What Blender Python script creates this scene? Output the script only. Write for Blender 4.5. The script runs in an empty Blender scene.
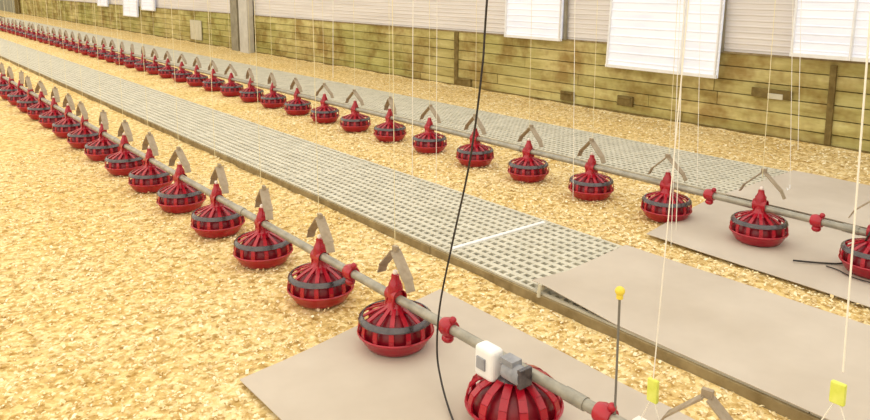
import bpy, math, random
from math import sin, cos, pi, radians
from mathutils import noise, Vector
random.seed(7)
S = bpy.context.scene
COL = S.collection

# ------------------------------------------------------------------ helpers
class MB:
    def __init__(s): s.v = []; s.f = []
    def quad(s, a, b, c, d):
        n = len(s.v); s.v += [a, b, c, d]; s.f.append((n, n+1, n+2, n+3))
    def box(s, c, d, ax=None):
        """box centred c, half sizes d, optional axes"""
        ax = ax or (Vector((1,0,0)), Vector((0,1,0)), Vector((0,0,1)))
        c = Vector(c); n = len(s.v)
        for k in (-1, 1):
            for j in (-1, 1):
                for i in (-1, 1):
                    s.v.append(tuple(c + ax[0]*i*d[0] + ax[1]*j*d[1] + ax[2]*k*d[2]))
        for q in ((0,2,3,1),(4,5,7,6),(0,1,5,4),(2,6,7,3),(0,4,6,2),(1,3,7,5)):
            s.f.append(tuple(n+i for i in q))
    def bar(s, a, b, w, t, up=(0,0,1)):
        a, b = Vector(a), Vector(b); z = (b-a); L = z.length; z.normalize()
        x = z.cross(Vector(up))
        if x.length < 1e-4: x = z.cross(Vector((1,0,0)))
        x.normalize(); y = z.cross(x)
        s.box((a+b)/2, (w/2, t/2, L/2), (x, y, z))
    def lathe(s, prof, n=24, c=(0,0,0), axis='z', cap=False):
        b = len(s.v)
        for r, z in prof:
            for i in range(n):
                a = 2*pi*i/n
                if axis == 'z': p = (c[0]+r*cos(a), c[1]+r*sin(a), c[2]+z)
                elif axis == 'y': p = (c[0]+r*cos(a), c[1]+z, c[2]+r*sin(a))
                else: p = (c[0]+z, c[1]+r*cos(a), c[2]+r*sin(a))
                s.v.append(p)
        for k in range(len(prof)-1):
            for i in range(n):
                j = (i+1) % n
                s.f.append((b+k*n+i, b+k*n+j, b+(k+1)*n+j, b+(k+1)*n+i))
        if cap:
            s.f.append(tuple(b+i for i in range(n)))
            m = b+(len(prof)-1)*n
            s.f.append(tuple(m+i for i in range(n)))
    def tube(s, pts, r, n=8):
        pts = [Vector(p) for p in pts]; b = len(s.v)
        pn = None
        for k, p in enumerate(pts):
            d = (pts[min(k+1, len(pts)-1)] - pts[max(k-1, 0)]).normalized()
            x = pn if pn else d.cross(Vector((0.31, 0.9, 0.17)))
            x = (x - d*x.dot(d)).normalized(); pn = x; y = d.cross(x)
            rr = r[k] if isinstance(r, (list, tuple)) else r
            for i in range(n):
                a = 2*pi*i/n; s.v.append(tuple(p + x*cos(a)*rr + y*sin(a)*rr))
        for k in range(len(pts)-1):
            for i in range(n):
                j = (i+1) % n
                s.f.append((b+k*n+i, b+k*n+j, b+(k+1)*n+j, b+(k+1)*n+i))
        s.f.append(tuple(b+i for i in range(n)))
        m = b+(len(pts)-1)*n; s.f.append(tuple(m+i for i in range(n)))
    def ball(s, c, r, n=12, m=8, sc=(1,1,1)):
        pr = [(max(1e-4, sin(pi*k/m))*r, -cos(pi*k/m)*r) for k in range(m+1)]
        b = len(s.v); s.lathe(pr, n)
        for i in range(b, len(s.v)):
            q = s.v[i]; s.v[i] = (c[0]+q[0]*sc[0], c[1]+q[1]*sc[1], c[2]+q[2]*sc[2])
    def build(s, name, mat, parent=None, smooth=False, bevel=0, recalc=True):
        me = bpy.data.meshes.new(name); me.from_pydata(s.v, [], s.f); me.materials.append(mat)
        if recalc:
            import bmesh
            bm = bmesh.new(); bm.from_mesh(me); bmesh.ops.recalc_face_normals(bm, faces=bm.faces)
            bm.to_mesh(me); bm.free()
        if smooth:
            for p in me.polygons: p.use_smooth = True
            try: me.set_sharp_from_angle(angle=radians(40))
            except Exception: pass
        o = bpy.data.objects.new(name, me); COL.objects.link(o)
        if parent: o.parent = parent
        if bevel:
            m = o.modifiers.new('bevel', 'BEVEL'); m.width = bevel; m.segments = 3; m.limit_method = 'ANGLE'
        return o

def tag(o, label=None, cat=None, group=None, kind=None):
    if label: o['label'] = label
    if cat: o['category'] = cat
    if group: o['group'] = group
    if kind: o['kind'] = kind
    return o
def empty(name, loc, rz=0):
    o = bpy.data.objects.new(name, None); o.location = loc; o.rotation_euler = (0, 0, rz)
    o.empty_display_size = .05; COL.objects.link(o); return o
def copy_tree(o, parent=None):
    c = o.copy(); COL.objects.link(c); c.parent = parent
    for ch in list(o.children): copy_tree(ch, c)
    return c

def srgb(r, g, b):
    f = lambda x: (x/255/12.92) if x/255 <= .04045 else ((x/255+.055)/1.055)**2.4
    return (f(r), f(g), f(b), 1)

def mat(name, col, rough=.6, spec=.4, metal=0):
    m = bpy.data.materials.new(name); m.use_nodes = True
    b = m.node_tree.nodes['Principled BSDF']
    b.inputs['Base Color'].default_value = col; b.inputs['Roughness'].default_value = rough
    b.inputs['Metallic'].default_value = metal
    b.inputs['Specular IOR Level'].default_value = spec
    return m
class NT:
    def __init__(s, m):
        s.t = m.node_tree; s.b = s.t.nodes['Principled BSDF']
    def n(s, typ, **k):
        x = s.t.nodes.new(typ)
        for a, v in k.items():
            if a in x.inputs.keys(): x.inputs[a].default_value = v
            else: setattr(x, a, v)
        return x
    def l(s, a, b): s.t.links.new(a, b)
    def obj(s, scale=(1,1,1)):
        tc = s.n('ShaderNodeTexCoord'); mp = s.n('ShaderNodeMapping'); mp.inputs['Scale'].default_value = scale
        s.l(tc.outputs['Object'], mp.inputs['Vector']); return mp.outputs['Vector']
    def noise(s, vec, scale, detail=3, rough=.5):
        x = s.n('ShaderNodeTexNoise'); x.inputs['Scale'].default_value = scale
        x.inputs['Detail'].default_value = detail; x.inputs['Roughness'].default_value = rough
        s.l(vec, x.inputs['Vector']); return x.outputs['Fac']
    def ramp(s, fac, stops):
        x = s.n('ShaderNodeValToRGB'); e = x.color_ramp.elements
        while len(e) < len(stops): e.new(.5)
        for i, (p, c) in enumerate(stops): e[i].position = p; e[i].color = c
        s.l(fac, x.inputs['Fac']); return x.outputs['Color']
    def mix(s, fac, a, b, mode='MIX'):
        x = s.n('ShaderNodeMix'); x.data_type = 'RGBA'; x.blend_type = mode
        for k, val in ((0, fac), (6, a), (7, b)):
            if hasattr(val, 'links') or hasattr(val, 'is_linked'): s.l(val, x.inputs[k])
            else: x.inputs[k].default_value = val
        return x.outputs[2]
    def bump(s, h, strength=.3, dist=.01):
        x = s.n('ShaderNodeBump'); x.inputs['Strength'].default_value = strength
        x.inputs['Distance'].default_value = dist; s.l(h, x.inputs['Height']); s.l(x.outputs['Normal'], s.b.inputs['Normal'])

# ------------------------------------------------------------------ materials
def litter_mat():
    m = mat('shavings', (1,1,1,1), .95, .05); t = NT(m); v = t.obj()
    vo = t.n('ShaderNodeTexVoronoi'); vo.inputs['Scale'].default_value = 42; vo.inputs['Randomness'].default_value = 1
    wp = t.n('ShaderNodeTexNoise'); wp.inputs['Scale'].default_value = 22; t.l(v, wp.inputs['Vector'])
    add = t.n('ShaderNodeMix'); add.data_type = 'RGBA'; add.blend_type = 'LINEAR_LIGHT'; add.inputs[0].default_value = .03
    t.l(v, add.inputs[6]); t.l(wp.outputs['Color'], add.inputs[7]); t.l(add.outputs[2], vo.inputs['Vector'])
    sep = t.n('ShaderNodeSeparateColor'); t.l(vo.outputs['Color'], sep.inputs['Color'])
    chips = t.ramp(sep.outputs[0], [(0, srgb(200,172,120)), (.22, srgb(228,204,150)), (.6, srgb(244,224,172)), (1, srgb(255,242,206))])
    dark = t.noise(v, 17, 4, .6)
    dk = t.ramp(dark, [(.36, srgb(196,176,130)), (.54, (1,1,1,1)), (1, (1,1,1,1))])
    c = t.mix(.8, chips, dk, 'MULTIPLY')
    big = t.noise(v, 1.1, 3)
    bg = t.ramp(big, [(.35, srgb(247,233,195)), (.65, srgb(255,248,232))])
    c = t.mix(.75, c, bg, 'MULTIPLY')
    t.l(c, t.b.inputs['Base Color'])
    hb = t.noise(v, 45, 3, .7); t.bump(hb, .5, .012)
    return m
M = {}
M['litter'] = litter_mat()
def flake_mat():
    m = mat('shaving_flakes', (1,1,1,1), .9, .1); t = NT(m)
    g = t.n('ShaderNodeNewGeometry')
    c = t.ramp(g.outputs['Random Per Island'], [(0, srgb(190,160,106)), (.15, srgb(230,204,150)), (.6, srgb(246,228,178)), (1, srgb(255,244,212))])
    t.l(c, t.b.inputs['Base Color']); return m
M['flake'] = flake_mat()
def speck(name, c1, c2, scale, rough=.6, spec=.4, metal=0, bump=.0, stretch=(1,1,1)):
    m = mat(name, c1, rough, spec, metal); t = NT(m); v = t.obj(stretch)
    f = t.noise(v, scale, 4, .6); c = t.ramp(f, [(.3, c1), (.7, c2)]); t.l(c, t.b.inputs['Base Color'])
    if bump: t.bump(f, bump, .01)
    return m
M['red'] = speck('red_plastic', srgb(152,8,32), srgb(184,18,42), 9, .28, .6)
M['red_dark'] = speck('deep_red_plastic', srgb(112,5,24), srgb(146,10,32), 12, .35, .5)
M['ring'] = speck('dark_grey_plastic', srgb(44,36,40), srgb(92,82,84), 14, .22, .8)
M['hang'] = speck('tan_metal', srgb(146,128,104), srgb(176,160,136), 20, .5, .4)
M['galv'] = speck('galvanised_pipe', srgb(140,136,124), srgb(178,172,156), 12, .4, .5, .35)
M['white'] = speck('white_plastic', srgb(236,234,230), srgb(250,248,246), 6, .45, .4)
M['greybox'] = speck('grey_motor', srgb(128,128,132), srgb(168,168,172), 16, .5, .5)
M['slat'] = speck('slat_plastic', srgb(192,186,166), srgb(218,212,192), 5, .6, .3)
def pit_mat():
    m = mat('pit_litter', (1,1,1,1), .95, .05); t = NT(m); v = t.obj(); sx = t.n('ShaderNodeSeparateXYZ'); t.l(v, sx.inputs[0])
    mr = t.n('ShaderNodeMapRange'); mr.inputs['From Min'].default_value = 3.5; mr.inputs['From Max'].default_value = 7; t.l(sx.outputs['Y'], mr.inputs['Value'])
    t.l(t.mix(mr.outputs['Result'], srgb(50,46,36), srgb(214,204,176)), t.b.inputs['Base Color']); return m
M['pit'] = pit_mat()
M['beam'] = speck('slat_beam', srgb(124,106,72), srgb(166,148,110), 7, .85, .1, 0, .2)
M['sheet'] = speck('sheet', srgb(192,179,162), srgb(206,194,178), 1.6, .75, .15)
M['cord'] = mat('white_cord', srgb(246,240,226), .6)
M['cord_y'] = mat('cream_cord', srgb(238,226,184), .6)
M['black'] = speck('black_rubber', srgb(32,28,26), srgb(58,50,44), 40, .5)
M['grey_rod'] = mat('grey_rod', srgb(120,116,108), .45)
M['yellow'] = speck('yellow_plastic', srgb(232,206,66), srgb(246,222,90), 20, .45)
M['lime'] = speck('lime_plastic', srgb(214,222,84), srgb(232,236,120), 30, .45)
M['pink_white'] = speck('pinkish_white', srgb(240,222,212), srgb(250,238,230), 20, .5)
M['dark_wood'] = speck('dark_wood', srgb(104,86,50), srgb(140,122,76), 9, .9, .05)
M['post'] = speck('pale_post', srgb(196,190,178), srgb(214,209,198), 4, .7, .1)
M['post_d'] = speck('grey_post', srgb(140,132,112), srgb(164,156,136), 5, .7, .1)
M['pale'] = speck('pale_board', srgb(200,192,166), srgb(216,208,184), 6, .8, .1)
M['door'] = speck('grey_door', srgb(142,140,124), srgb(160,158,142), 3, .7, .1)
M['ceil'] = speck('ceiling', srgb(226,224,220), srgb(236,234,230), 2, .8, .1)
M['floor'] = speck('concrete', srgb(128,120,104), srgb(150,142,124), 5, .9, .1)

def plank_mat():
    m = mat('planks', (1,1,1,1), .9, .06); t = NT(m)
    v = t.obj((1, .55, 3.2)); v1 = t.obj()
    a = t.noise(v, 2.6, 5, .65)
    c = t.ramp(a, [(.2, srgb(150,130,80)), (.4, srgb(196,182,124)), (.6, srgb(218,206,150)), (.85, srgb(240,230,184))])
    g = t.n('ShaderNodeNewGeometry')
    r = t.ramp(g.outputs['Random Per Island'], [(0, srgb(212,206,176)), (.5, srgb(240,236,222)), (1, srgb(255,250,236))])
    c = t.mix(.8, c, r, 'MULTIPLY')
    st = t.noise(v1, 1.3, 4, .7)
    sc = t.ramp(st, [(.38, srgb(168,124,74)), (.54, (1,1,1,1)), (1, (1,1,1,1))])
    c = t.mix(.6, c, sc, 'MULTIPLY')
    grn = t.noise(v1, .35, 2); gc = t.ramp(grn, [(.4, (1,1,1,1)), (.62, srgb(214,228,196))])
    c = t.mix(.7, c, gc, 'MULTIPLY')
    t.l(c, t.b.inputs['Base Color']); t.bump(a, .3, .01); return m
M['plank'] = plank_mat()
def sheetwall_mat():
    m = mat('corrugated', (1,1,1,1), .6, .2); t = NT(m)
    v = t.obj((1, .2, 4)); a = t.noise(v, 2.2, 3)
    c = t.ramp(a, [(.3, srgb(222,214,208)), (.7, srgb(238,231,226))])
    t.l(c, t.b.inputs['Base Color']); return m
M['corr'] = sheetwall_mat()
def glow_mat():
    m = mat('self_lit_sheet', (1,1,1,1), .6, .2); t = NT(m)
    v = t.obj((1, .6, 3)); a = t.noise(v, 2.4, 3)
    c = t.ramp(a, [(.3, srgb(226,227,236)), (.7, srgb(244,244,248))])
    t.l(c, t.b.inputs['Base Color']); t.l(c, t.b.inputs['Emission Color']); t.b.inputs['Emission Strength'].default_value = .22  # faint emission stands in for daylight coming through the panels
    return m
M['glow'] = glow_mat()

# ------------------------------------------------------------------ the setting
XW = 8.57; YE = 64; XL = -9; YB = -7; HC = 3.1
mb = MB(); mb.quad((XL,YB,-.02),(XW+.2,YB,-.02),(XW+.2,YE,-.02),(XL,YE,-.02))
tag(mb.build('floor', M['floor']), kind='structure')
mb = MB(); mb.box(((XL+XW)/2, (YB+YE)/2, HC+.05), ((XW-XL)/2+.2, (YE-YB)/2, .05))
tag(mb.build('ceiling', M['ceil']), kind='structure')

# plank wall: boards in staggered rows
mb = MB(); rows = 6; rh = 1.0/rows
for r in range(rows):
    y = YB - random.random()*2
    while y < YE:
        L = random.uniform(2.2, 3.6); y1 = min(y+L, YE)
        if y1 > YB:
            d = random.uniform(-.004, .008)
            mb.box((XW+.03-d, (max(y,YB)+y1)/2, rh*(r+.5)), (.03, (y1-max(y,YB))/2-.004, rh/2-.006))
        y = y1
mb.box((XW+.075, (YB+YE)/2, .5), (.015, (YE-YB)/2, .5))
o = mb.build('wall_right', M['plank'], bevel=0); tag(o, kind='structure')
# upper ribbed cladding
mb = MB(); z = .99; X0 = XW+.02; nseg = 30; dz = (HC-.99)/nseg
for k in range(nseg):
    z0 = .99+k*dz
    pr = [(0, 0), (0, .62), (.007, .74), (.007, .9), (0, 1)]
    for (xa, fa), (xb, fb) in zip(pr, pr[1:]):
        mb.quad((X0-xa, YB, z0+fa*dz), (X0-xa, YE, z0+fa*dz), (X0-xb, YE, z0+fb*dz), (X0-xb, YB, z0+fb*dz))
tag(mb.build('wall_right_upper', M['corr']), kind='structure')
mb = MB(); mb.box(((XL+XW)/2, YE+.05, HC/2), ((XW-XL)/2+.2, .05, HC/2)); tag(mb.build('wall_back', M['corr']), kind='structure')
mb = MB(); mb.box(((XL+XW)/2, YB-.05, HC/2), ((XW-XL)/2+.2, .05, HC/2)); tag(mb.build('wall_front', M['corr']), kind='structure')
mb = MB(); mb.box((XL-.05, (YB+YE)/2, HC/2), (.05, (YE-YB)/2, HC/2)); tag(mb.build('wall_left', M['corr']), kind='structure')
# dark sill along the foot and drip trim on top of the planks
mb = MB(); mb.box((XW-.012, (YB+YE)/2, .012), (.014, (YE-YB)/2, .034)); tag(mb.build('baseboard_right', M['dark_wood']), kind='structure')
mb = MB(); mb.box((XW-.004, (YB+YE)/2, 1.0), (.012, (YE-YB)/2, .012)); tag(mb.build('trim_1', M['beam']), kind='structure')
# vertical battens on the planks
def batten(n, y, w, z0, z1, m):
    mb = MB(); mb.box((XW-.014, y, (z0+z1)/2), (.014, w/2, (z1-z0)/2)); tag(mb.build('trim_%d' % n, m, bevel=.004), kind='structure')
batten(2, 10.1, .10, .05, .99, M['dark_wood'])
batten(3, 3.62, .07, .05, .95, M['dark_wood'])
# far grey door section with a dark post beside it
mb = MB(); mb.box((XW-.03, 56.5, 1.0), (.03, 4.5, 1.0)); tag(mb.build('door_1', M['door']), kind='structure')
mb = MB(); mb.box((XW-.08, 51.3, 1.5), (.08, .5, 1.5)); tag(mb.build('trim_4', M['dark_wood']), kind='structure')

# ------------------------------------------------------------------ litter (wood shavings)
def litter(name, x0, x1, y0, y1, nx, ny, label, bank=0):
    vs = []; fs = []
    for j in range(ny+1):
        t = j/ny; y = y0 + (y1-y0)*(t**1.7)
        for i in range(nx+1):
            x = x0 + (x1-x0)*i/nx
            z = .004 + .012*noise.noise((x*1.4, y*1.4, 0)) + .008*noise.noise((x*6, y*6, 3)) + .004*noise.noise((x*19, y*19, 5))
            e = min(x-x0, x1-x)
            if e < .12 and bank: z += bank*(1-e/.12)*(.6+.6*noise.noise((y*2.5, x, 9)))
            vs.append((x, y, max(z, -.014)))
    for j in range(ny):
        for i in range(nx):
            a = j*(nx+1)+i; fs.append((a, a+1, a+nx+2, a+nx+1))
    mb = MB(); mb.v = vs; mb.f = fs
    o = mb.build(name, M['litter'], smooth=True)
    tag(o, label, 'wood shavings', kind='stuff'); return o
SX0, SX1, SZ = 3.02, 4.0, .08
FX0, FX1 = 5.75, 6.9
litter('wood_shavings', XL+.02, SX0-.032, YB, YE, 260, 420, 'golden wood shavings spread on the floor below the near feeder row', .02)
litter('wood_shavings', SX1+.032, FX0-.032, YB, YE, 60, 420, 'golden wood shavings between the slatted walkway and the far feeder row', .03)
litter('wood_shavings', FX1+.032, XW-.03, YB, YE, 60, 420, 'golden wood shavings along the foot of the plank wall', .04)
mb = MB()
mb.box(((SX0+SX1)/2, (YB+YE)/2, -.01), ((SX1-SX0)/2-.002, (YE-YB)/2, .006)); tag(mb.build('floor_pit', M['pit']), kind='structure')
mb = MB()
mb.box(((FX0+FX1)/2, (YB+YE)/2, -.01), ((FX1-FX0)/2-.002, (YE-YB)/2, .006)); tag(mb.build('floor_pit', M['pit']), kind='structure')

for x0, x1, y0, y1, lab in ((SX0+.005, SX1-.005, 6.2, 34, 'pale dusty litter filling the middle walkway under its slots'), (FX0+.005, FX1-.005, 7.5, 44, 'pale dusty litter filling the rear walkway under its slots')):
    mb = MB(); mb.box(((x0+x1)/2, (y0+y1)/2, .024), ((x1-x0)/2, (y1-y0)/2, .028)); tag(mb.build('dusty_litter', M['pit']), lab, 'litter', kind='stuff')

# loose curls over the top
def flakes(n, x0, x1, y0, y1, smin, smax, label, keep=lambda x, y: True, pw=1.0):
    vs = []; fs = []
    for _ in range(n):
        x = random.uniform(x0, x1); y = y0+(y1-y0)*random.random()**pw
        if not keep(x, y): continue
        L = random.uniform(smin, smax); w = L*random.uniform(.3, .75)
        a = random.random()*2*pi; tx = random.uniform(-.5, .5); ty = random.uniform(-.5, .5)
        z = .016 + .012*noise.noise((x*1.4, y*1.4, 0)) + .008*noise.noise((x*6, y*6, 3)) + random.uniform(-.004, .010)
        ca, sa = cos(a), sin(a); b = len(vs)
        for (p, q) in ((-1,-1),(0,-1),(1,-1),(1,1),(0,1),(-1,1)):
            lx = p*L/2; ly = q*w/2; h = lx*tx + ly*ty - (.25*L if p == 0 else 0)*-.6
            vs.append((x+lx*ca-ly*sa, y+lx*sa+ly*ca, z+h))
        fs += [(b, b+1, b+4, b+5), (b+1, b+2, b+3, b+4)]
    mb = MB(); mb.v = vs; mb.f = fs
    tag(mb.build('shaving_flakes', M['flake'], recalc=False), label, 'wood shavings', kind='stuff')
def not_a(x, y): return not (1.24 + .05*noise.noise((y*4,0,2)) < x < 2.66+.06*noise.noise((0,y*4,0)) and y < 3.1+.14*(x-1.3))
flakes(60000, -3.2, 2.98, .8, 9, .009, .024, 'loose curled flakes on the shavings of the near floor', not_a, 1.35)
def not_b(x, y): return not (x > 4.42 + .06*noise.noise((y*3,1,0)) and y < 3.12+.2*(x-4.47))
flakes(16000, 4.01, 5.74, 1.0, 10, .011, .028, 'loose curled flakes beside the middle slatted walkway', not_b, 1.3)
flakes(6000, 6.92, 8.5, 2.0, 12, .012, .032, 'loose curled flakes before the plank wall', lambda x, y: True, 1.2)

# ------------------------------------------------------------------ slatted walkways
def slat_mesh(w, L, name):
    mb = MB(); nx = round(w/.075); ny = round(L/.066)
    px = w/nx; py = L/ny; t = .012
    for i in range(nx+1):
        mb.box((i*px, L/2, -t), (.019 if 0 < i < nx else .012, L/2-.003, t))
    for j in range(ny+1):
        wd = .011 if 0 < j < ny else .014
        mb.box((w/2, min(max(j*py, .017), L-.017), -t-.0015), (w/2, wd, t))
    # downstands so the panel stands on the pit floor
    for x in (.03, w/2, w-.03): mb.box((x, L/2, -.052), (.008, L/2-.02, .029))
    return mb
def ordinal(n):
    base = ['first','second','third','fourth','fifth','sixth','seventh','eighth','ninth','tenth','eleventh','twelfth','thirteenth','fourteenth','fifteenth','sixteenth','seventeenth','eighteenth','nineteenth']
    if n <= 19: return base[n-1]
    tens = {2:'twent',3:'thirt',4:'fort'}[n//10]
    return tens+'ieth' if n % 10 == 0 else tens+'y-'+base[n % 10-1]
PL = 2.4
first = None
for k, y in enumerate([1.25+PL*i for i in range(-1, 14)]):
    if first is None:
        o = slat_mesh(SX1-SX0, PL, 'slat_panel').build('slat_panel', M['slat']); first = o
    else:
        o = first.copy(); COL.objects.link(o)
    o.location = (SX0, y, SZ)
    tag(o, 'pale slotted floor panel of the middle walkway wholly under the beige sheet' if k == 0 else 'pale slotted floor panel of the middle walkway, between seam and beige sheet edge' if k == 1 else
        'pale slotted floor panel, %s beyond the visible seam of the middle walkway' % ordinal(k-1), 'floor panel', 'slotted panels of the middle walkway')
first = None
for k, y in enumerate([1.0+PL*i for i in range(0, 18)]):
    if first is None:
        o = slat_mesh(FX1-FX0, PL, 'slat_panel').build('slat_panel', M['slat']); first = o
    else:
        o = first.copy(); COL.objects.link(o)
    o.location = (FX0, y, SZ)
    tag(o, 'pale slotted floor panel behind the far feeder row, %s from the right' % ordinal(k+1), 'floor panel', 'slotted panels behind the far feeder row')
# seam strip
mb = MB()
mb.box(((SX0+SX1)/2+.0, 3.65, SZ+.004), ((SX1-SX0)/2-.04, .016, .006))
tag(mb.build('joint_strip', M['white'], bevel=.003), 'thin pale strip along the seam between two slotted floor panels', 'strip')
# side beams
def beam(x, y0, y1, label):
    mb = MB(); y = y0
    while y < y1:
        L = min(2.9, y1-y); mb.box((x, y+L/2, .028), (.014, L/2-.004, .040)); y += L
    tag(mb.build('support_beam', M['beam'], bevel=.003), label, 'beam')
beam(SX0-.016, -2, 34, 'brown edge beam along the near side of the middle walkway')
beam(SX1+.016, -2, 34, 'brown edge beam along the far side of the middle walkway')
beam(FX0-.016, -2, 44, 'brown edge beam beside the far feeder row walkway')
beam(FX1+.016, -2, 44, 'brown edge beam of the rear walkway, towards the plank wall')

# ------------------------------------------------------------------ beige sheets
def sheet(name, P, nx, ny, zf, label, t=.004):
    """P = four corners (x,y) in order; zf(u,v,x,y)->z"""
    vs = []; fs = []
    for lay in (0, 1):
        for j in range(ny+1):
            for i in range(nx+1):
                u, v = i/nx, j/ny
                x = (P[0][0]*(1-u)+P[1][0]*u)*(1-v) + (P[3][0]*(1-u)+P[2][0]*u)*v
                y = (P[0][1]*(1-u)+P[1][1]*u)*(1-v) + (P[3][1]*(1-u)+P[2][1]*u)*v
                vs.append((x, y, zf(u, v, x, y) - lay*t))
    N = (nx+1)*(ny+1)
    for j in range(ny):
        for i in range(nx):
            a = j*(nx+1)+i; fs.append((a, a+1, a+nx+2, a+nx+1)); fs.append((N+a, N+a+nx+1, N+a+nx+2, N+a+1))
    for i in range(nx):
        fs.append((i, N+i, N+i+1, i+1)); a = ny*(nx+1)+i; fs.append((a, a+1, N+a+1, N+a))
    for j in range(ny):
        a = j*(nx+1); fs.append((a, a+nx+1, N+a+nx+1, N+a)); a += nx; fs.append((a, N+a, N+a+nx+1, a+nx+1))
    mb = MB(); mb.v = vs; mb.f = fs
    return tag(mb.build(name, M['sheet'], smooth=True), label, 'floor sheet')
wob = lambda x, y, a=.006: a*noise.noise((x*2.2, y*2.2, 4))
sheet('floor_sheet', [(1.30,-1), (2.62,-1), (2.66,3.28), (1.28,3.06)], 24, 60,
      lambda u, v, x, y: .030+wob(x, y), 'beige sheet on the shavings under the nearest feeders and white box')
sheet('floor_sheet', [(4.34,-1), (5.70,-1), (5.70,3.32), (4.46,3.10)], 24, 60,
      lambda u, v, x, y: .034+wob(x, y), 'beige sheet on the shavings under the rightmost feeders of the far row')
sheet('floor_sheet', [(5.69,-1), (6.93,-1), (6.93,3.22), (5.69,3.20)], 20, 50,
      lambda u, v, x, y: SZ+.014+wob(x, y, .004), 'beige sheet laid over the slats behind the far feeder row')
def zc(u, v, x, y):
    lift = .045*max(0, 1-u/.35)*max(0, min(1, (y-2.25)/.5)) 
    return SZ+.008+wob(x, y, .004)*.5+lift
sheet('floor_sheet', [(2.975,-1), (4.03,-1), (4.03,2.96), (3.01,2.86)], 24, 70, zc,
      'beige sheet over the middle walkway, its near edge lifted')
mb = MB(); mb.tube([(3.04,2.80,.085), (3.035,2.79,.12), (3.0,2.785,.128), (2.985,2.78,.06)], .012, 8)
tag(mb.build('sheet_clip', M['pale'], smooth=True), 'pale clip holding the lifted corner of the beige walkway sheet', 'clip')

# ------------------------------------------------------------------ feeders
NXL, FXL, PZ = 2.045, 4.95, .265
def make_feeder():
    root = empty('pan_feeder', (0,0,0))
    d = MB(); d.lathe([(.001,.0),(.135,.0),(.150,.008),(.172,.040),(.184,.062),(.194,.070),(.197,.078),(.193,.084),(.186,.080),(.178,.066),(.150,.030),(.12,.018),(.001,.016)], 36)
    d.build('pan', M['red'], root, True)
    c = MB(); c.lathe([(.160,.035),(.162,.075),(.152,.120),(.122,.155),(.075,.185),(.03,.20)], 28)
    c.build('feed_cone', M['red_dark'], root, True)
    g = MB(); n = 14
    for k in range(n):
        a = 2*pi*k/n; path = [(.186,.076),(.190,.105),(.183,.140),(.158,.166),(.112,.188),(.045,.212)]
        for (r0,z0),(r1,z1) in zip(path, path[1:]):
            g.bar((r0*cos(a), r0*sin(a), z0), (r1*cos(a), r1*sin(a), z1+.0001), .012+.10*r0*.6+.001, .006, (-sin(a)*0+cos(a), sin(a), .5))
    g.build('grill', M['red'], root)
    r = MB(); r.lathe([(.184,.140),(.190,.143),(.186,.156),(.172,.168),(.166,.167),(.172,.158),(.184,.140)], 36)
    r.build('grill_ring', M['ring'], root, True)
    t = MB(); t.lathe([(.075,.188),(.062,.205),(.046,.220),(.040,.245),(.038,.310),(.030,.335),(.022,.350),(.020,.372),(.001,.375)], 20)
    for k in range(4):
        a = pi/4+k*pi/2; t.box((.045*cos(a), .045*sin(a), .225), (.006, .006, .03))
    t.build('tower', M['red'], root, True)
    q = MB(); q.lathe([(.036,-.045),(.040,-.045),(.040,.045),(.036,.045),(.036,-.045)], 20, (0,0,PZ), 'y')
    q.box((0, 0, PZ+.048), (.016, .034, .014)); q.build('pipe_clamp', M['red'], root, True)
    h = MB()
    for s in (-1, 1):
        h.bar((s*.004, s*.008, .498), (s*.004, s*.130, .385), .006, .060, (1, 0, 0))
        h.bar((s*.004, s*.126, .392), (s*.004, s*.155, .335), .006, .050, (1, 0, 0))
    h.box((0, 0, .508), (.010, .018, .014)); h.build('hanger', M['hang'], root, bevel=0)
    w = MB(); w.ball((0,0,.384), .013, 10, 6, (1,1,1.2)); w.build('cap', M['pink_white'], root, True)
    return root
proto = make_feeder()
rr = random.Random(3)
near = [(2.88+.757*k) for k in range(17)]
far = [2.51+.757*k for k in range(42)]
used = False
def place(x, y, z, lab, grp):
    global used
    o = proto if not used else copy_tree(proto)
    used = True
    o.location = (x, y, z); o.rotation_euler = (0, 0, rr.uniform(-.12, .12)); tag(o, lab, 'feeder', grp)
    for ch in o.children:
        if ch.name.startswith('hanger'): ch.rotation_euler = (0, rr.uniform(-.06, .06), rr.uniform(-.15, .15))
    return o
for i, y in enumerate(near):
    place(NXL, y, .034 if y < 3.2 else .012, 'red pan feeder in the near row, %s one beyond the white box' % ordinal(i+1), 'red pan feeders of the near row')
place(NXL, 1.17, .034, 'red pan feeder at the bottom right edge, only its tan hanger showing', 'red pan feeders of the near row')
for i, y in enumerate([1.753]+far):
    place(FXL, y, .038 if y < 3.2 else .012, ('red pan feeder cut off by the right edge in the far row' if i == 0 else
          'red pan feeder in the far row, %s from the right edge cut one' % ordinal(i)), 'red pan feeders of the far row')

# control feeder with the white box
root = empty('control_feeder', (NXL, 2.03, .034))
tag(root, 'large red control pan feeder with white sensor box and grey motor on top', 'feeder')
d = MB(); d.lathe([(.001,0),(.14,0),(.17,.03),(.205,.07),(.208,.08),(.196,.082),(.17,.05),(.12,.02),(.001,.018)], 36); d.build('pan', M['red'], root, True)
c = MB(); c.lathe([(.170,.04),(.172,.10),(.150,.145),(.09,.185),(.03,.20)], 28); c.build('feed_cone', M['red_dark'], root, True)
g = MB()
for k in range(14):
    a = 2*pi*k/14+.1; path = [(.195,.078),(.198,.11),(.186,.145),(.152,.178),(.10,.203),(.04,.215)]
    for (r0,z0),(r1,z1) in zip(path, path[1:]):
        g.bar((r0*cos(a), r0*sin(a), z0), (r1*cos(a), r1*sin(a), z1+.0001), .034, .007, (cos(a), sin(a), .5))
g.build('grill', M['red'], root)
r = MB(); r.lathe([(.085,.204),(.09,.207),(.08,.217),(.065,.222),(.05,.222),(.05,.216),(.085,.204)], 32); r.build('grill_ring', M['ring'], root, True)
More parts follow.
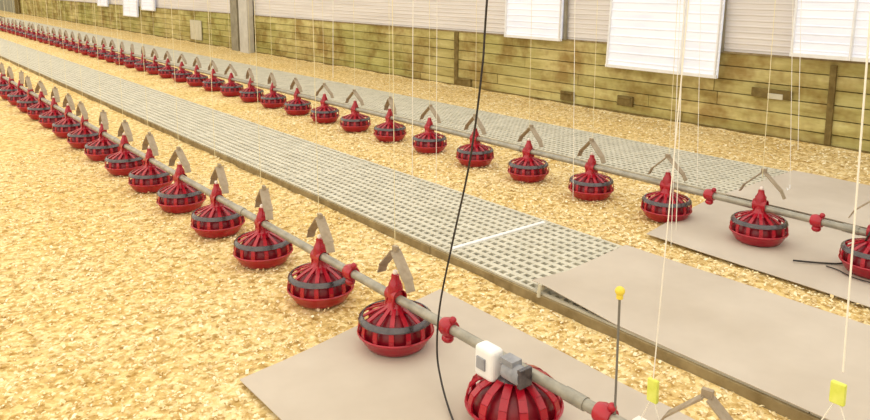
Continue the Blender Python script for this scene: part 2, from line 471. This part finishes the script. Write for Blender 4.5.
t = MB(); t.lathe([(.06,.205),(.045,.225),(.040,.236),(.001,.238)], 18); t.build('tower', M['red'], root, True)
w = MB(); w.box((-.080,.070,.262), (.036,.056,.070)); b = w.build('sensor_box', M['white'], root, bevel=.018)
l = MB(); l.box((-.119,.078,.262), (.004,.026,.026)); l.build('cover_plate', M['greybox'], b, bevel=.002)
w = MB(); w.lathe([(.001,-.055),(.034,-.055),(.040,-.045),(.040,.035),(.030,.045),(.001,.045)], 18, (-.062,-.055,.262), 'y')
w.box((-.062,-.04,.305), (.028,.035,.012)); w.build('motor', M['greybox'], root, True)
w = MB(); w.box((-.055,-.112,.26), (.034,.010,.040)); w.build('bracket', M['ring'], root, bevel=.003)

# ------------------------------------------------------------------ feed pipes with coupling clamps
def pipe(x, y0, y1, label, clamps):
    root = empty('feed_pipe', (x, y0, PZ+.02)); tag(root, label, 'pipe')
    mb = MB(); mb.lathe([(.001,0),(.024,0),(.024,y1-y0),(.001,y1-y0)], 16, (0,0,0), 'y'); mb.build('tube', M['galv'], root, True)
    y = 1.5
    while y < y1-y0:
        mb = MB(); mb.lathe([(.024,-.05),(.028,-.05),(.028,.05),(.024,.05)], 16, (0,y,0), 'y'); y += 3.03
        mb.build('coupler', M['galv'], root, True)
    for yc in clamps:
        q = MB(); yy = yc-y0
        q.lathe([(.025,-.035),(.036,-.035),(.044,-.01),(.044,.012),(.036,.035),(.025,.035)], 18, (0,yy,0), 'y')
        q.box((0, yy+.052, -.004), (.018,.024,.012)); q.box((0, yy-.052, -.004), (.018,.024,.012))
        q.ball((-.005, yy, -.052), .028, 12, 8, (1,1.1,.8)); q.ball((0, yy-.03, .045), .018, 10, 6)
        q.build('coupling', M['red'], root, True)
pipe(NXL, .2, 15.6, 'long grey feed pipe running through the near row of feeders', [1.56, 2.46, 3.30])
pipe(FXL, .4, 34.3, 'long grey feed pipe running through the far row of feeders', [2.115, 2.90])

# small pinkish white fitting by the bottom edge
root = empty('pipe_fitting', (NXL, 1.40, PZ+.02)); tag(root, 'small pinkish white plastic fitting on the near pipe at the bottom edge', 'fitting')
mb = MB(); mb.lathe([(.025,-.04),(.038,-.04),(.038,.04),(.025,.04)], 16, (0,0,0), 'y'); mb.build('collar', M['pink_white'], root, True)
mb = MB(); mb.box((0,0,.045), (.02,.03,.012)); mb.build('tab', M['pink_white'], root, bevel=.004)

# ------------------------------------------------------------------ suspension cords
def cord(name, pts, r, m, label, grp=None, cat='cord'):
    mb = MB(); mb.tube(pts, r, 6); return tag(mb.build(name, m, smooth=True), label, cat, grp)
for i, y in enumerate(near):
    j = rr.uniform(-.02, .02)
    cord('suspension_cord', [(NXL, y, .50), (NXL+j, y+j, HC)], .0016, M['cord_y'], 'thin cream cord hanging to the near row feeder, %s beyond the white box' % ordinal(i+1), 'suspension cords of the near row')
for i, y in enumerate(far):
    j = rr.uniform(-.03, .03)
    cord('suspension_cord', [(FXL, y, .50), (FXL+j, y+j, HC)], .0022, M['cord_y'], 'thin cream cord above the far row feeder, %s from the right edge cut one' % ordinal(i+1), 'suspension cords of the far row')

# camera-model helpers: pixel of the photograph -> point in the house
F_, CX, CY, VP = 740., 435., 105., (-164., -17.)
PIT = math.atan2(CY-VP[1], F_); cp, sp = cos(PIT), sin(PIT); HCAM = 1.85
def ray0(u, v):
    a = (u-CX)/F_; b = -(v-CY)/F_; return (a, cp+b*sp, -sp+b*cp)
d0 = ray0(*VP); YAW = math.atan2(d0[0], d0[1]); cc, ss = cos(YAW), sin(YAW)
def ray(u, v):
    x, y, z = ray0(u, v); return (cc*x-ss*y, ss*x+cc*y, z)
def on_floor(u, v, z=0):
    r = ray(u, v); t = (z-HCAM)/r[2]; return (r[0]*t, r[1]*t, z)
def on_x(u, v, X):
    r = ray(u, v); t = X/r[0]; return (X, r[1]*t, r[2]*t+HCAM)
def up(a, b):
    """extend line from a through b up to the ceiling"""
    a, b = Vector(a), Vector(b); t = (HC-a.z)/(b.z-a.z); return tuple(a+(b-a)*t)

for (u0, v0, u1, v1, X, r, lab) in [
    (573, 200, 575, 0, 4.75, .003, 'white cord hanging left of the fourth far row feeder'),
    (676, 230, 682, 60, 4.4, .0032, 'white cord hanging in front of the third far row feeder'),
    (671, 245, 678, 60, 4.3, .0025, 'thin white cord just left of another, before the third far row feeder'),
    (697, 186, 700, 40, 4.95, .0022, 'thin cord hanging to the red coupling right of the third far row feeder'),
    (412, 240, 413, 0, 3.4, .0028, 'white cord hanging over the slats above the nearest whole feeder'),
    (436, 220, 437, 0, 3.6, .0022, 'thin white cord hanging between the black cable and the slats'),
    (333, 78, 333, 0, 6.6, .005, 'pale cord hanging against the plank wall left of centre'),
    (798, 150, 800, 60, 7.2, .003, 'thin pale cord hanging before the pale hatch of the plank wall'),
    (790, 186, 792, 60, 5.6, .0022, 'thin cord with a white hook end right of the largest far feeder'),
    (843, 372, 867, 60, 2.045, .0026, 'white cord holding the right lime tag near the right edge'),
    (653, 382, 685, 40, 2.045, .0022, 'white cord holding the left lime tag near the bottom'),
  ]:
    a = on_x(u0, v0, X); b = on_x(u1, v1, X)
    cord('hanging_cord', [a, up(a, b)], r, M['cord'], lab, 'loose white hanging cords')
h = on_x(790, 186, 5.6)
mb = MB(); mb.tube([(h[0],h[1],h[2]+.01), (h[0],h[1],h[2]-.02), (h[0],h[1]+.015,h[2]-.035), (h[0],h[1]+.025,h[2]-.02)], .005, 8)
tag(mb.build('cord_hook', M['white'], smooth=True), 'small white hook at the end of a thin cord above the rear sheet', 'hook')

# lime height adjusters
def lime(u, v0, v1, label):
    a = on_x(u, v0, NXL); b = on_x(u, v1, NXL); z = (a[2]+b[2])/2; hh = abs(a[2]-b[2])/2
    root = empty('cord_adjuster', (NXL, (a[1]+b[1])/2, z)); tag(root, label, 'adjuster')
    mb = MB(); mb.box((0,0,0), (.008,.020,hh)); mb.build('tag', M['lime'], root, bevel=.004)
    mb = MB()
    for s in (-1, 1): mb.tube([(0, s*.006, -hh+.004), (0, s*.045, -hh-.09)], .0018, 6)
    mb.build('lower_cord', M['cord'], root)
lime(653, 379, 402, 'left lime plastic cord adjuster near the bottom edge')
lime(838, 382, 404, 'right lime plastic cord adjuster near the right edge')

# yellow knob on a grey rod
p0 = on_x(617, 404, NXL); p1 = on_x(620, 291, NXL)
root = empty('marker_rod', (NXL, p1[1], p0[2])); tag(root, 'thin grey upright rod topped by a yellow knob on the near pipe', 'rod')
mb = MB(); mb.tube([(0,0,-.06), (0,0,p1[2]-p0[2])], .0045, 8); mb.build('rod', M['grey_rod'], root, True)
mb = MB(); mb.ball((0,0,p1[2]-p0[2]), .018, 14, 9, (1,1,.95)); mb.lathe([(.008,-.03),(.012,-.028),(.012,-.01)], 12, (0,0,p1[2]-p0[2])); mb.build('knob', M['yellow'], root, True)

# black cables
def smooth_path(P, n=8):
    P = [Vector(p) for p in P]; out = []
    for i in range(len(P)-1):
        p0, p1, p2, p3 = P[max(i-1,0)], P[i], P[i+1], P[min(i+2, len(P)-1)]
        for k in range(n):
            t = k/n
            out.append(tuple(.5*((2*p1)+(p2-p0)*t+(2*p0-5*p1+4*p2-p3)*t*t+(3*p1-p0-3*p2+p3)*t**3)))
    out.append(tuple(P[-1])); return out
XC = 1.97
a = on_x(487, 0, XC); b = on_x(482, 70, XC); c = on_x(470, 160, XC); d = on_x(453, 240, XC); e = on_x(440, 305, XC); f = on_x(437, 350, XC)
f2 = on_x(441, 380, 1.93); g = on_floor(450, 412, .045); g2 = on_floor(462, 440, .042)
top = (XC, a[1]-.12, HC)
cord('black_cable', smooth_path([top, a, b, c, d, e, f, f2, g, g2]), .0048, M['black'], 'long black cable hanging from above past the near pipe to the sheet', cat='cable')
P = [on_x(874, 225, FXL), on_x(866, 240, 4.9)] + [on_floor(u, v, .046) for u, v in ((857,255),(843,263),(823,263),(793,261))]
P[-1] = P[-1][:2]+(.05,)
cord('black_cable', smooth_path(P), .006, M['black'], 'short black cable curling off the far pipe onto the sheet', cat='cable')
P = [on_floor(u, v, .046) for u, v in ((826,266),(838,270),(852,277),(872,283))]
cord('black_cable', smooth_path(P), .004, M['black'], 'thin dark cable lying on the sheet beside the right edge feeder', cat='cable')

# ------------------------------------------------------------------ things on the wall
def inlet(u0, u1, vb0, vb1, label, tilt=.10, mull=None, name='curtain_panel'):
    a = on_x(u0, vb0, XW-.06-tilt); b = on_x(u1, vb1, XW-.06-tilt)
    y0, y1 = b[1], a[1]; zb = (a[2]+b[2])/2; zt = 2.3
    root = empty(name, (XW-.06-tilt, (y0+y1)/2, zb)); tag(root, label, 'curtain panel')
    w = (y1-y0)/2; n = 14; mb = MB(); H = zt-zb
    for k in range(n):
        for (fa, xa), (fb, xb) in zip(((0,0),(.7,0),(.85,-.012),(1,0)), ((.7,0),(.85,-.012),(1,0))):
            z0 = (k+fa)/n*H; z1 = (k+fb)/n*H
            mb.quad((xa+tilt*z0/H, -w, z0), (xa+tilt*z0/H, w, z0), (xb+tilt*z1/H, w, z1), (xb+tilt*z1/H, -w, z1))
    mb.quad((.02,-w,0),(.02,w,0),(.02+tilt,w,H),(.02+tilt,-w,H))
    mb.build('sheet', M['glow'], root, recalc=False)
    fr = MB(); bw = min(.05, w*.12)
    for s in (-1, 1): fr.bar((-.012, s*(w-bw/2), 0), (tilt-.012, s*(w-bw/2), H), .02, bw, (1,0,0))
    fr.box((-.012, 0, .02), (.014, w, .022)); 
    fr.build('frame', M['white'], root, bevel=.003)
    if mull is not None:
        ym = on_x(mull, (vb0+vb1)/2, XW-.06-tilt)[1]-(y0+y1)/2
        fr = MB(); fr.bar((-.016, ym, 0), (tilt-.016, ym, H), .02, .07, (1,0,0)); fr.build('mullion', M['white'], root, bevel=.003)
    return root
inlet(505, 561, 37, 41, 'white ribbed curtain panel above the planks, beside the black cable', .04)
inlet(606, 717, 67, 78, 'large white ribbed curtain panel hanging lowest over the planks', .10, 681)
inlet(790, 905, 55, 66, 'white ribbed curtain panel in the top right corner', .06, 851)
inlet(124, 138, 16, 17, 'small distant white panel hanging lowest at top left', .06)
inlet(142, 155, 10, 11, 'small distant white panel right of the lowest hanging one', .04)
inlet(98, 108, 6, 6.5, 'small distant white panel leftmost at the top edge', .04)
for u, lab in ((565, 'thin dark post right of the centre curtain panel'), (722, 'thin dark post right of the lowest hanging curtain panel')):
    y = on_x(u, 40, XW-.03)[1]
    mb = MB(); mb.box((XW-.03, y, (1.0+HC)/2), (.022, .022, (HC-1.0)/2)); tag(mb.build('wall_post', M['post_d'], bevel=.004), lab, 'post')
# tall column pair at left
y = on_x(248, 50, XW-.1)[1]
mb = MB(); mb.box((XW-.12, y, HC/2), (.09, .26, HC/2)); tag(mb.build('wall_column', M['post'], bevel=.01), 'tall pale column standing against the plank wall at upper left', 'column')
y = on_x(236, 50, XW-.1)[1]
mb = MB(); mb.box((XW-.08, y, HC/2), (.05, .22, HC/2)); tag(mb.build('wall_column', M['post_d'], bevel=.01), 'tall brownish grey column just left of the pale column', 'column')
# pale board on the far part
a = on_x(190, 20, XW-.04); b = on_x(202, 42, XW-.04)
mb = MB(); mb.box((XW-.035, (a[1]+b[1])/2, .42), (.015, abs(a[1]-b[1])/2, .3)); tag(mb.build('wall_board', M['pale'], bevel=.005), 'pale upright board on the planks left of the tall columns', 'board')
# hatch with pale plate
a = on_x(776, 96, XW-.03)
root = empty('wall_hatch', (XW-.03, a[1], a[2])); tag(root, 'small brown hatch with a pale plate on the planks at right', 'hatch')
mb = MB(); mb.box((0, .06, .02), (.014, .24, .055)); mb.build('back_board', M['dark_wood'], root, bevel=.004)
mb = MB(); mb.box((-.018, -.0, -.005), (.01, .09, .032)); mb.build('plate', M['pale'], root, bevel=.004)
for u, v, lab in ((567, 96, 'small dark brown block low on the planks below the centre curtain panel'), (463, 82, 'dark brown block at the foot of the planks left of the black cable'), (625, 101, 'small dark brown block low on the planks below the largest curtain panel')):
    a = on_x(u, v, XW-.03); mb = MB(); k = .16 if u == 463 else .1
    mb.box((XW-.022, a[1], a[2]), (.02, k*1.3, .07)); mb.box((XW-.045, a[1], a[2]+.045), (.01, k, .012))
    tag(mb.build('wall_block', M['dark_wood'], bevel=.006), lab, 'block')

# ------------------------------------------------------------------ light
def area(loc, rot, sx, sy, e, col):
    L = bpy.data.lights.new('added_soft_light', 'AREA'); L.shape = 'RECTANGLE'; L.size = sx; L.size_y = sy; L.energy = e; L.color = col
    o = bpy.data.objects.new('added_soft_light', L); o.location = loc; o.rotation_euler = rot; COL.objects.link(o); return o
area((0.5, 28, HC-.06), (0,0,0), 15, 68, 3080, (.94,.98,1))  # added overhead panel for even light, not a fixture of the house
area((-6.5, 10, 1.9), (0, radians(-78), 0), 1.8, 30, 200, (.95,.98,1))  # added side light from the left, in place of unseen windows
W = bpy.data.worlds.new('World'); S.world = W; W.use_nodes = True
W.node_tree.nodes['Background'].inputs[0].default_value = (.9,.93,1,1); W.node_tree.nodes['Background'].inputs[1].default_value = .3
S.view_settings.view_transform = 'Standard'; S.view_settings.look = 'None'; S.view_settings.exposure = .1; S.view_settings.gamma = 1

# ------------------------------------------------------------------ camera
cam = bpy.data.cameras.new('camera'); co = bpy.data.objects.new('camera', cam); COL.objects.link(co)
cam.sensor_width = 36; cam.lens = F_/870*36; cam.shift_y = -(210-CY)/870; cam.clip_start = .05; cam.clip_end = 200
co.location = (0, 0, HCAM); co.rotation_euler = (pi/2-PIT, 0, YAW)
S.camera = co
